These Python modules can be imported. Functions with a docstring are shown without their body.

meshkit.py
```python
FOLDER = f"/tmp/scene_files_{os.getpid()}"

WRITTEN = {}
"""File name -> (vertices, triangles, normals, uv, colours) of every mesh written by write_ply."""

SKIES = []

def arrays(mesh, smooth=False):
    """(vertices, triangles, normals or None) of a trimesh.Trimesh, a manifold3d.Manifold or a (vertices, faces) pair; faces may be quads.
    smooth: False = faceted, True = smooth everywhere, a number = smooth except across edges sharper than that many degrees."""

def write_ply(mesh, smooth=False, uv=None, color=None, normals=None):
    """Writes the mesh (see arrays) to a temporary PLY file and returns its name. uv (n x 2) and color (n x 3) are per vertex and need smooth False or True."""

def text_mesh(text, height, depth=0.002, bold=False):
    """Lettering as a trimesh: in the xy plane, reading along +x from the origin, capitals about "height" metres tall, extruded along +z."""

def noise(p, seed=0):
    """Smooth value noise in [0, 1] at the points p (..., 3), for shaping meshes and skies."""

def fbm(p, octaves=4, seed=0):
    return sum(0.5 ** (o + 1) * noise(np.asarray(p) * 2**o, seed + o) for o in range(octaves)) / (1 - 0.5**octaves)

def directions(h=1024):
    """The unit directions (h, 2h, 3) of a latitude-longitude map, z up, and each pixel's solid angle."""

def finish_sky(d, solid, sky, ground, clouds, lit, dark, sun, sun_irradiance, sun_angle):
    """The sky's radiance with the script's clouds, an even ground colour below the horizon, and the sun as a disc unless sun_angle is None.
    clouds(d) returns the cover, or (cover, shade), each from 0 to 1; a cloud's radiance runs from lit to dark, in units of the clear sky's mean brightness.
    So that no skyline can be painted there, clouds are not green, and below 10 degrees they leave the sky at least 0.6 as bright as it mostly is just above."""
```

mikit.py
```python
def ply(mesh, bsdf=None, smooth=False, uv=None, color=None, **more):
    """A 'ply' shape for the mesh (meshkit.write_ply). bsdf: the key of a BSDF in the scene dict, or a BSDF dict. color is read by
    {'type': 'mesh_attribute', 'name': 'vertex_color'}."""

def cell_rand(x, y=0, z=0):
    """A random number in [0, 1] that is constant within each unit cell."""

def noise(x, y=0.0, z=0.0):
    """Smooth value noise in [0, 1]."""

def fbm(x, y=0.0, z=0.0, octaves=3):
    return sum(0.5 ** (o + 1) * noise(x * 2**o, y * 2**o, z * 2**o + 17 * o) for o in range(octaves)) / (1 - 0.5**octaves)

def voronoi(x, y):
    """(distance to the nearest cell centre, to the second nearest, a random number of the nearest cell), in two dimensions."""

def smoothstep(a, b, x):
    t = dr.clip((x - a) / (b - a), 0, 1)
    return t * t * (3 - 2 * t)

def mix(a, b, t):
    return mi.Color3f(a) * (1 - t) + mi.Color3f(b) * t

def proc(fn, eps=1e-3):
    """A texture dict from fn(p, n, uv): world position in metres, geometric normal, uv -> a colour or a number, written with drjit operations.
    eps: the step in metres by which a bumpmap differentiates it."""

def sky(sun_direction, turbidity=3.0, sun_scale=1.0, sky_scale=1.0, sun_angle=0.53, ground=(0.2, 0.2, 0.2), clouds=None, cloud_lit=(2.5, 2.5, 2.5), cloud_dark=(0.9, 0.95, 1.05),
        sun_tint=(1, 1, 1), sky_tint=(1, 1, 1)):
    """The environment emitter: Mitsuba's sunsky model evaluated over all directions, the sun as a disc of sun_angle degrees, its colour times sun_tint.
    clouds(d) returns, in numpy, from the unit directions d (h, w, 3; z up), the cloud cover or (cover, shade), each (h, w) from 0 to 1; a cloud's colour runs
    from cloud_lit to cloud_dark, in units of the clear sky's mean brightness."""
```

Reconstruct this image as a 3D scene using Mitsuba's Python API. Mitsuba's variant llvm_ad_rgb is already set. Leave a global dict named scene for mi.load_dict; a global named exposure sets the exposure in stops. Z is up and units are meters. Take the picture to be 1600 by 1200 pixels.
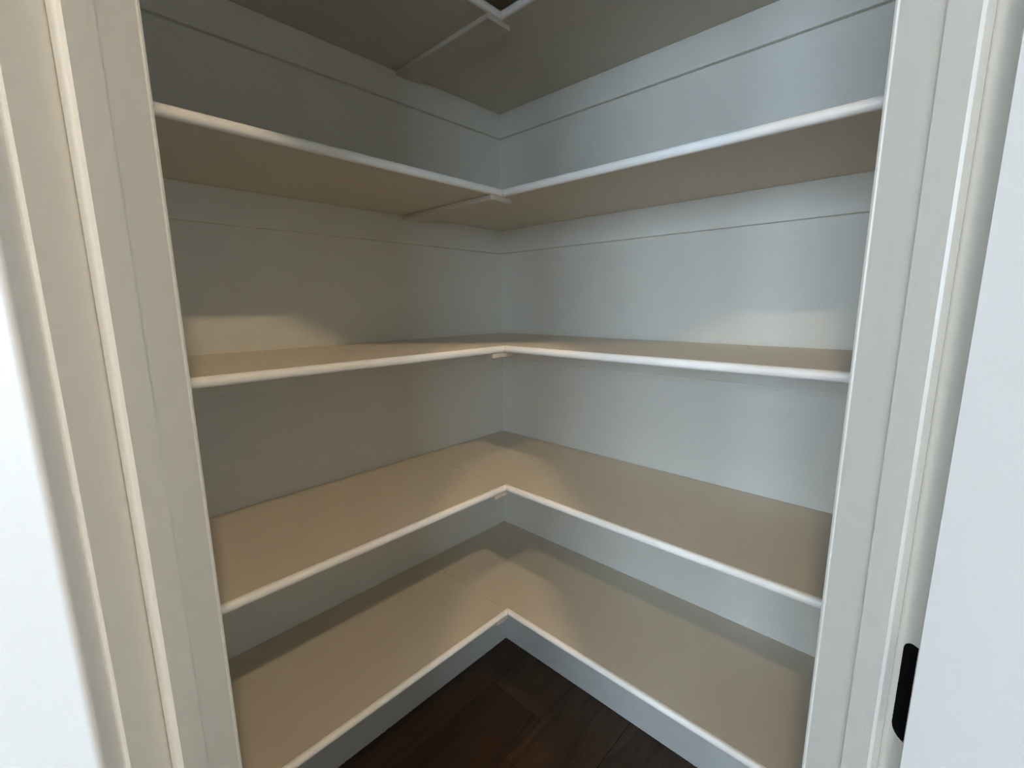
import math, random
import numpy as np, trimesh
import mitsuba as mi
import drjit as dr
import mikit
from shapely.geometry import Polygon, box as sbox

T = mi.ScalarTransform4f
random.seed(7)
scene, labels = {}, {}

# ------------------------------------------------------------------ camera, lamps, exposure
# World: the pantry's back corner is the origin; the left wall is x = 0, the right wall y = 0, z up, metres.
CAM = np.array([1.3585, -1.3879, 1.0806])
YAW, PITCH, ROLL, FPX = math.radians(133.2086), math.radians(10.0227), math.radians(-0.5197), 705.53
_f = np.array([math.cos(YAW) * math.cos(PITCH), math.sin(YAW) * math.cos(PITCH), -math.sin(PITCH)])
_r = np.array([math.sin(YAW), -math.cos(YAW), 0.0])
_u = np.cross(_r, _f)
_up = -_r * math.sin(ROLL) + _u * math.cos(ROLL)
scene['camera'] = {
    'type': 'perspective', 'fov': 2 * math.degrees(math.atan(800 / FPX)), 'fov_axis': 'x', 'near_clip': 0.02, 'far_clip': 60.0,
    'to_world': T().look_at(origin=CAM.tolist(), target=(CAM + _f).tolist(), up=_up.tolist())}
exposure = 0.0
LAMP = (960.0, 730.0, 485.0)        # radiance of the recessed kitchen lamps (warm)
WINDOW = (9.8, 13.0, 17.0)         # radiance of the daylit window panes (cool)
LAMP_SPOTS = [(2.28, -1.58), (1.52, -2.28)]
LAMP_DIM = [1.0, 0.65]
ROOM, BACK, CEIL = 5.2, 5.2, 2.74

# ------------------------------------------------------------------ materials
def paint(rgb, rough, bump=None, spec=0.4):
    b = {'type': 'principled', 'base_color': {'type': 'rgb', 'value': list(rgb)}, 'roughness': rough, 'specular': spec}
    if bump:
        s, h = bump
        b = {'type': 'bumpmap', 'arbitrary': mikit.proc(lambda p, n, uv: mikit.fbm(p.x * s, p.y * s, p.z * s, 2) , 1e-3), 'scale': h, 'bsdf': b}
    return {'type': 'twosided', 'bsdf': b}

scene['wall_paint'] = paint((0.64, 0.615, 0.535), 0.55, (260, 0.0006))
scene['ceiling_paint'] = paint((0.60, 0.55, 0.46), 0.8)
scene['kitchen_paint'] = paint((0.34, 0.27, 0.18), 0.7)
scene['trim_paint'] = paint((0.63, 0.61, 0.55), 0.38)
scene['door_paint'] = paint((0.58, 0.575, 0.55), 0.38)
scene['casing_paint'] = paint((0.53, 0.525, 0.50), 0.38)
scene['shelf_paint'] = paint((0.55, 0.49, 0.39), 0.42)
scene['nosing_paint'] = paint((0.84, 0.805, 0.735), 0.35)
scene['black_metal'] = {'type': 'twosided', 'bsdf': {'type': 'principled', 'base_color': {'type': 'rgb', 'value': [0.0015, 0.0015, 0.0025]}, 'roughness': 0.6, 'metallic': 0.0, 'specular': 0.06}}
scene['white_metal'] = paint((0.8, 0.8, 0.8), 0.4)
scene['grey_steel'] = {'type': 'roughconductor', 'material': 'Cr', 'alpha': 0.3}
scene['dark_gap'] = paint((0.02, 0.014, 0.01), 0.9)

def wood(k):
    base = [(0.046, 0.024, 0.012), (0.038, 0.020, 0.010), (0.052, 0.029, 0.016), (0.042, 0.023, 0.013)][k]
    def fn(p, n, uv):
        warp = mikit.fbm(p.x * 14 + 3 * k, p.y * 1.6, 5.0 * k, 3)
        grain = mikit.fbm(p.x * 150 + warp * 22, p.y * 3.2 + k * 9, 1.0, 3)
        streak = mikit.smoothstep(0.52, 0.78, mikit.fbm(p.x * 40 + warp * 9, p.y * 1.1, 2.0 + k, 2))
        t = 0.72 + 0.45 * grain - 0.18 * streak + 0.2 * warp
        return mi.Color3f(base[0], base[1], base[2]) * t
    return {'type': 'twosided', 'bsdf': {'type': 'principled', 'base_color': mikit.proc(fn), 'roughness': 0.42, 'specular': 0.35}}
for k in range(4):
    scene[f'plank_wood_{k}'] = wood(k)

# ------------------------------------------------------------------ mesh helpers
def boxm(a, b, c=0.0):
    """Box between corners a and b, its edges chamfered by c."""
    a, b = np.minimum(a, b).astype(float), np.maximum(a, b).astype(float)
    if c <= 0:
        m = trimesh.creation.box(extents=b - a); m.apply_translation((a + b) / 2); return m
    c = min(c, 0.45 * float((b - a).min()))
    pts = []
    for i in range(3):
        for s in np.ndindex(2, 2, 2):
            p = [b[k] if s[k] else a[k] for k in range(3)]
            for k in range(3):
                if k != i: p[k] += -c if s[k] else c
            pts.append(p)
    return trimesh.convex.convex_hull(np.array(pts))

Rm = np.eye(4); Rm[:2, :2] = np.array([[1, -1], [1, 1]]) / math.sqrt(2)
def diag(m):
    """From (l, -n, z), along and across the diagonal door wall, to the world."""
    m = m.copy(); m.apply_transform(Rm); return m
def dbox(l0, l1, n0, n1, z0, z1, c=0.0):
    return diag(boxm((l0, -n1, z0), (l1, -n0, z1), c))
def prism(poly, z0, z1):
    m = trimesh.creation.extrude_polygon(poly, z1 - z0, engine='earcut'); m.apply_translation((0, 0, z0)); return m
def cat(*ms): return trimesh.util.concatenate(list(ms))

def add(key, mesh, mat, parent=None, smooth=False, **more):
    if parent: key = parent + '__' + key
    name, k = key, 0
    while name in scene: k += 1; name = f'{key}_{k:03d}'
    scene[name] = mikit.ply(mesh, mat, smooth=smooth, **more)
    return name
def note(key, label, cat_=None, group=None, kind=None):
    d = {'label': label}
    if cat_: d['category'] = cat_
    if group: d['group'] = group
    if kind: d['kind'] = kind
    labels[key] = d

# ------------------------------------------------------------------ floor, ceiling and walls
F0 = -0.4975                       # floor level
LEN = 1.45                         # length of both pantry walls
TH = 0.11
NI, NO = 1.462, 1.6045             # pantry face and kitchen face of the diagonal door wall
JL, JR = -0.3438, 0.3662           # faces of the two jambs
HEAD = 1.844
add('floor', boxm((-0.1, -BACK - 0.1, F0 - 0.06), (ROOM + 0.1, 0.1, F0 - 0.009)), 'dark_gap')
note('floor', 'dark brown wooden plank floor running under the shelves and out of the door', 'floor', kind='structure')
PW = 0.2588
xs0 = 0.1529 - 1 * PW
row, x = 0, xs0 - PW
known = {1: -0.236, 2: -0.434, 3: -1.02, 0: -0.9}
while x < ROOM:
    x1 = x + PW
    a, b = max(x, 0.0), min(x1, ROOM)
    k = row - 1
    y = known.get(k, -random.uniform(0.2, 1.2))
    ends = [0.0, y]
    while ends[-1] > -BACK: ends.append(max(-BACK, ends[-1] - random.uniform(0.85, 1.5)))
    if b - a > 0.02:
        for y1, y0 in zip(ends[:-1], ends[1:]):
            if y1 - y0 < 0.01: continue
            g = 0.0008
            add('plank', boxm((a + g, y0 + g, F0 - 0.0095), (b - g, y1 - g, F0), 0.0012), f'plank_wood_{random.randrange(4)}', 'floor')
    x, row = x1, row + 1

add('ceiling', boxm((-0.1, -BACK - 0.1, CEIL), (ROOM + 0.1, 0.1, CEIL + 0.1)), 'ceiling_paint')
note('ceiling', 'off-white flat ceiling over the pantry and the room outside', 'ceiling', kind='structure')
add('wall_left', boxm((-0.12, -BACK - 0.12, F0 - 0.06), (0, 0.12, CEIL + 0.1)), 'wall_paint')
note('wall_left', 'white painted pantry wall behind the left shelves', 'wall', kind='structure')
add('wall_right', boxm((0, 0, F0 - 0.06), (ROOM + 0.12, 0.12, CEIL + 0.1)), 'wall_paint')
note('wall_right', 'white painted pantry wall behind the right shelves', 'wall', kind='structure')
r2 = math.sqrt(2)
xi, xo = NI * r2 - LEN, NO * r2 - (LEN + TH)
add('wall_left_return', prism(Polygon([(0, -LEN), (xi, -LEN), (xo, -LEN - TH), (0, -LEN - TH)]), F0, CEIL), 'wall_paint')
note('wall_left_return', 'short white wall closing the left end of the pantry', 'wall', kind='structure')
add('wall_right_return', prism(Polygon([(LEN, 0), (LEN, -xi), (LEN + TH, -xo), (LEN + TH, 0)]), F0, CEIL), 'wall_paint')
note('wall_right_return', 'short white wall closing the right end of the pantry', 'wall', kind='structure')
li, lo = (xi - LEN) / r2, (xo - LEN - TH) / r2        # ends of the door wall, negative
JT = 0.019
def wall_piece(l0i, l0o, l1i, l1o, z0, z1):
    m = prism(Polygon([(l0i, -NI - 0.006), (l1i, -NI - 0.006), (l1o, -NO), (l0o, -NO)]), z0, z1); return diag(m)
add('wall_door', cat(wall_piece(li, lo, JL - JT, JL - JT, F0, CEIL), wall_piece(JR + JT, JR + JT, -li, -lo, F0, CEIL),
                     dbox(JL - JT, JR + JT, NI + 0.006, NO, HEAD + JT, CEIL)), 'wall_paint')
note('wall_door', 'white diagonal wall around the pantry doorway', 'wall', kind='structure')

for side, m in (('left', boxm((0.0002, -LEN, F0 + 0.0004), (0.0125, -0.0002, F0 + 0.135), 0.0015)), ('right', boxm((0.0125, -0.0125, F0 + 0.0004), (LEN, -0.0002, F0 + 0.135), 0.0015))):
    add('baseboard_' + side, m, 'trim_paint')
    note('baseboard_' + side, 'flat white baseboard at the foot of the ' + side + ' pantry wall, under the lowest shelf', 'baseboard', kind='structure')

# the far walls of the kitchen, with the window the daylight comes from
add('wall_far_right', boxm((ROOM, -BACK - 0.12, F0 - 0.06), (ROOM + 0.12, 0, CEIL + 0.1)), 'kitchen_paint')
note('wall_far_right', 'plain tan kitchen wall to the right behind the camera', 'wall', kind='structure')
WINDOWS = [(0.60, 2.80, 3), (3.5, 4.9, 2)]           # x from, x to, panes
WZ0, WZ1, yb = 0.65, 2.35, -BACK
xs = [0] + [x for w in WINDOWS for x in w[:2]] + [ROOM]
add('wall_back', cat(*[boxm((a, yb - 0.12, F0 - 0.06), (b, yb, CEIL + 0.1)) for a, b in zip(xs[::2], xs[1::2])],
                     *[m for a, b, _ in WINDOWS for m in (boxm((a, yb - 0.12, F0 - 0.06), (b, yb, WZ0)), boxm((a, yb - 0.12, WZ1), (b, yb, CEIL + 0.1)))]), 'kitchen_paint')
note('wall_back', 'tan kitchen wall with two windows, behind the camera', 'wall', kind='structure')
fr = 0.05
for q, (WX0, WX1, n_pane) in enumerate(WINDOWS):
    win = f'window_{q + 1}'
    add(win, cat(boxm((WX0, yb - 0.09, WZ0), (WX0 + fr, yb - 0.02, WZ1), 0.004), boxm((WX1 - fr, yb - 0.09, WZ0), (WX1, yb - 0.02, WZ1), 0.004),
                 boxm((WX0 + fr, yb - 0.09, WZ0), (WX1 - fr, yb - 0.02, WZ0 + fr), 0.004), boxm((WX0 + fr, yb - 0.09, WZ1 - fr), (WX1 - fr, yb - 0.02, WZ1), 0.004)), 'trim_paint')
    note(win, ('wide' if q == 0 else 'narrower') + ' white framed kitchen window with daylit panes, behind the camera', 'window', kind='structure')
    step = (WX1 - WX0 - 2 * fr) / n_pane
    for i in range(n_pane):
        a = WX0 + fr + i * step
        if i: add('mullion', boxm((a - 0.02, yb - 0.08, WZ0 + fr), (a + 0.02, yb - 0.03, WZ1 - fr), 0.004), 'trim_paint', win)
        s0, s1 = a + (0.02 if i else 0), a + step - (0.02 if i < n_pane - 1 else 0)
        add('pane', boxm((s0, yb - 0.060, WZ0 + fr), (s1, yb - 0.054, WZ1 - fr)), 'white_metal', win,
            emitter={'type': 'area', 'radiance': {'type': 'rgb', 'value': list(WINDOW)}})

# ------------------------------------------------------------------ door frame
def bar(parent_or_key, mesh, label, mat='trim_paint'):
    add(parent_or_key, mesh, mat); note(parent_or_key, label, 'door trim', kind='structure')
NJ = NI + 0.0062                                       # inner end of the jamb boards
NS0, NS1 = 1.9420 - 0.4117, 1.9420 - 0.3775           # the stop
ST = 0.0112
bar('trim_1', dbox(JL - JT, JL, NJ, NO, F0, HEAD, 0.0012), 'left door jamb board painted white, beside the left shelf ends')
add('stop', dbox(JL, JL + ST, NS0, NS1, F0, HEAD - ST, 0.002), 'trim_paint', 'trim_1')
bar('trim_2', dbox(JR, JR + JT, NJ, NO, F0, HEAD, 0.0012), 'right door jamb board painted white, carrying the black hinge')
add('stop', dbox(JR - ST, JR, NS0, NS1, F0, HEAD - ST, 0.002), 'trim_paint', 'trim_2')
bar('trim_3', dbox(JL - JT, JR + JT, NJ, NO, HEAD, HEAD + JT, 0.0012), 'head board of the door frame above the doorway')
add('stop', dbox(JL, JR, NS0, NS1, HEAD - ST, HEAD, 0.002), 'trim_paint', 'trim_3')
RV, CW, CT = 0.005, 0.089, 0.019
def casing(l0, l1, z0, z1):
    """Flat casing with rounded edges, lying on the kitchen face of the door wall."""
    r = 0.005
    pts = [(l0, -NO), (l0, -NO - CT + r)] + [(l0 + r - r * math.cos(t), -NO - CT + r - r * math.sin(t)) for t in np.linspace(0.2, math.pi / 2, 6)]
    pts += [(l1 - r + r * math.cos(t), -NO - CT + r - r * math.sin(t)) for t in np.linspace(math.pi / 2, 0.2, 6)] + [(l1, -NO - CT + r), (l1, -NO)]
    return diag(prism(Polygon(pts), z0, z1))
add('trim_4', casing(JL - RV - CW, JL - RV, F0, HEAD + RV), 'casing_paint', smooth=40)
note('trim_4', 'bright white flat casing board along the left side of the doorway', 'door trim', kind='structure')
add('trim_5', casing(JR + RV, JR + RV + CW, F0, HEAD + RV), 'casing_paint', smooth=40)
note('trim_5', 'white flat casing board right of the doorway, behind the open door', 'door trim', kind='structure')
bar('trim_6', dbox(JL - RV - CW, JR + RV + CW, NO, NO + CT, HEAD + RV, HEAD + RV + CW, 0.004), 'white flat casing board across the top of the doorway', 'casing_paint')
bar('trim_7', dbox(JL - 0.075, JL, NI, NI + 0.0058, F0, HEAD, 0.0015), 'thin white casing on the pantry side of the left jamb')
bar('trim_8', dbox(JR, JR + 0.075, NI, NI + 0.0058, F0, HEAD, 0.0015), 'thin white casing strip on the pantry side of the right jamb')
bar('trim_9', dbox(JL - 0.075, JR + 0.075, NI, NI + 0.0058, HEAD, HEAD + 0.075, 0.0015), 'thin white casing on the pantry side above the doorway')

# ------------------------------------------------------------------ the open door with its hinges
PV = np.array([JR - 0.0005, -(NO + 0.0065)])           # pivot in (l, -n)
ANG = math.radians(103.3)
def swing(m):
    """A mesh drawn for the closed door, in (l, -n, z), turned open about the pivot and brought to the world."""
    m = m.copy()
    R = trimesh.transformations.rotation_matrix(ANG, [0, 0, 1], [PV[0], PV[1], 0])
    m.apply_transform(R); return diag(m)
DL0, DL1, DN0, DN1, DZ0, DZ1 = JL + 0.003, JR - 0.003, NS1 + 0.0015, NO, F0 + 0.010, HEAD - 0.003
SW = 0.115
def leaf(l0, l1, z0, z1, inset=0.0, c=0.0015): return swing(boxm((l0, -(DN1 - inset), z0), (l1, -(DN0 + inset), z1), c))
zm = 0.42
add('stile', leaf(DL1 - SW, DL1, DZ0, DZ1), 'door_paint', 'door_1')
add('stile', leaf(DL0, DL0 + SW, DZ0, DZ1), 'door_paint', 'door_1')
for z0, z1 in ((DZ0, DZ0 + 0.2), (zm, zm + 0.115), (DZ1 - 0.115, DZ1)):
    add('rail', leaf(DL0 + SW, DL1 - SW, z0, z1), 'door_paint', 'door_1')
for z0, z1 in ((DZ0 + 0.2, zm), (zm + 0.115, DZ1 - 0.115)):
    add('panel', leaf(DL0 + SW, DL1 - SW, z0, z1, 0.010, 0), 'door_paint', 'door_1')
note('door_1', 'white pantry door swung open toward the camera on black hinges', 'door', kind='structure')
HH, HW, HR = 0.102, 0.0335, 0.010
def plate(flip):
    p = sbox(-HW, -HH / 2, 0.002, HH / 2).buffer(-HR).buffer(HR, 8)
    p = p.union(sbox(-HR, -HH / 2, 0.004, HH / 2))
    return p
hinge_shape = plate(0)
for hz in (0.711, 1.70, -0.17):
    # on the jamb: plate in the (n, z) plane, its thickness along l
    m = trimesh.creation.extrude_polygon(hinge_shape, 0.0022, engine='earcut')
    v = m.vertices.copy()
    m.vertices = np.c_[JR - 0.0010 + v[:, 2] , -(NO + v[:, 0]), hz + v[:, 1]]
    m.fix_normals()
    key = add('hinge', diag(m), 'black_metal', 'door_1')
    m2 = trimesh.creation.extrude_polygon(hinge_shape, 0.0022, engine='earcut')
    v = m2.vertices.copy()
    m2.vertices = np.c_[DL1 - 0.0012 + v[:, 2] , -(NO + v[:, 0]), hz + v[:, 1]]
    m2.fix_normals()
    add('door_plate', swing(m2), 'black_metal', key)
    for j in range(5):
        cy = trimesh.creation.cylinder(radius=0.0062, height=HH / 5 - 0.0006, sections=20)
        cy.apply_translation((PV[0], PV[1], hz - HH / 2 + (j + 0.5) * HH / 5))
        add('knuckle', diag(cy), 'black_metal', key, smooth=40)
    for sx, sz in ((-0.012, 0.036), (-0.022, 0.0), (-0.012, -0.036)):
        s = trimesh.creation.cylinder(radius=0.0042, height=0.0008, sections=16)
        s.apply_transform(trimesh.transformations.rotation_matrix(math.pi / 2, [0, 1, 0]))
        s.apply_translation((JR - 0.0011, -(NO + sx), hz + sz))
        add('screw', diag(s), 'black_metal', key)
    labels[key] = {'label': 'black rounded butt hinge leaf let into the right jamb'}

# ------------------------------------------------------------------ the five L-shaped corner shelves
DEP, BT = 0.4407, 0.0196
ZS = [1.8323, 1.3945, 0.9608, 0.5277, 0.0973]
NW = 0.011
END = LEN - 0.0006
def nosing(left, z):
    """Rounded lipping along one arm's front edge, mitred at the inner corner. Profile: u outwards, w up."""
    prof = [(-NW, 0), (-0.0075, 0)] + [(-0.0075 + 0.0075 * math.sin(t), BT / 2 - BT / 2 * math.cos(t)) for t in np.linspace(0.2, math.pi - 0.2, 14)] + [(-0.0075, BT), (-NW, BT)]
    prof = np.array(prof); k = len(prof)
    a, b = [], []
    for u, w in prof:
        far, near = END, DEP + u + 0.0005
        if left: a.append((DEP + u, -far, z - BT + w)); b.append((DEP + u, -near, z - BT + w))
        else: a.append((far, -DEP - u, z - BT + w)); b.append((near, -DEP - u, z - BT + w))
    V = np.array(a + b)
    F = []
    for i in range(k):
        j = (i + 1) % k
        F += [(i, j, k + j), (i, k + j, k + i)]
    tri = trimesh.creation.triangulate_polygon(Polygon(prof), engine='earcut')
    V2, T2 = tri
    idx = [int(np.argmin(((prof - p) ** 2).sum(1))) for p in V2]
    for t in T2:
        t = [idx[q] for q in t]
        F += [(t[0], t[1], t[2]), (k + t[0], k + t[2], k + t[1])]
    m = trimesh.Trimesh(V, np.array(F), process=False); m.fix_normals(); return m

CK, CKT = 0.0888, 0.0135
names = ['topmost white corner shelf, seen from its dark underside at the top of the picture', 'second white corner shelf from the top, its underside and front edge showing',
         'middle white corner shelf, seen almost edge-on at eye level', 'fourth white corner shelf down, one above the lowest', 'lowest white corner shelf, the one just above the dark floor']
for i, z in enumerate(ZS):
    root = 'corner_shelf' if i == 0 else f'corner_shelf_{i:03d}'
    g = 0.0005
    right = Polygon([(0.0005, -0.0005), (END, -0.0005), (END, -DEP + NW), (DEP - NW, -DEP + NW), (DEP - NW, -DEP), (0.0005, -DEP)])
    left = Polygon([(0.0005, -DEP - 2 * g), (DEP - NW, -DEP - 2 * g), (DEP - NW, -END), (0.0005, -END)])
    add('board', prism(right, z - BT, z), 'shelf_paint', root)
    add('board', prism(left, z - BT, z), 'shelf_paint', root)
    for s in (True, False):
        k = add('nosing', nosing(s, z), 'nosing_paint', root, smooth=35)
        labels[k] = {'label': 'bright white rounded front edging of the ' + ('left' if s else 'right') + ' arm'}
    zb = z - BT
    if i < 4:
        add('wall_cleat', boxm((0.0004, -END, zb - CK), (CKT, -0.0004, zb - 0.0002), 0.0008), 'wall_paint', root)
        add('wall_cleat', boxm((CKT, -CKT, zb - CK), (END, -0.0004, zb - 0.0002), 0.0008), 'wall_paint', root)
        k = add('joint_batten', boxm((CKT, -DEP - 0.041, zb - 0.0140), (DEP - 0.006, -DEP + 0.041, zb - 0.0003), 0.0012), 'shelf_paint', root)
        labels[k] = {'label': 'short white batten under the joint of the two boards'}
    else:
        k = add('joint_batten', boxm((0.02, -DEP - 0.041, zb - 0.0140), (DEP - 0.006, -DEP + 0.041, zb - 0.0003), 0.0012), 'shelf_paint', root)
        labels[k] = {'label': 'short white batten under the joint of the two boards'}
    note(root, names[i], 'shelf', 'fitted pantry corner shelves')

# ------------------------------------------------------------------ recessed ceiling lamps of the kitchen
ring = trimesh.creation.annulus(r_min=0.062, r_max=0.090, height=0.006, sections=48)
for i, (lx, ly) in enumerate(LAMP_SPOTS):
    root = 'ceiling_lamp' if i == 0 else f'ceiling_lamp_{i:03d}'
    m = ring.copy(); m.apply_translation((lx, ly, CEIL - 0.0032)); add('trim_ring', m, 'white_metal', root, smooth=40)
    d = trimesh.creation.cylinder(radius=0.060, height=0.004, sections=40); d.apply_translation((lx, ly, CEIL - 0.0024))
    add('diffuser', d, 'white_metal', root, emitter={'type': 'area', 'radiance': {'type': 'rgb', 'value': [c * LAMP_DIM[i] for c in LAMP]}})
    note(root, 'round white recessed ceiling lamp outside the doorway, ' + ('to the right' if i == 0 else 'to the left') + ' behind the camera', 'lamp', 'recessed lamps in the kitchen ceiling')
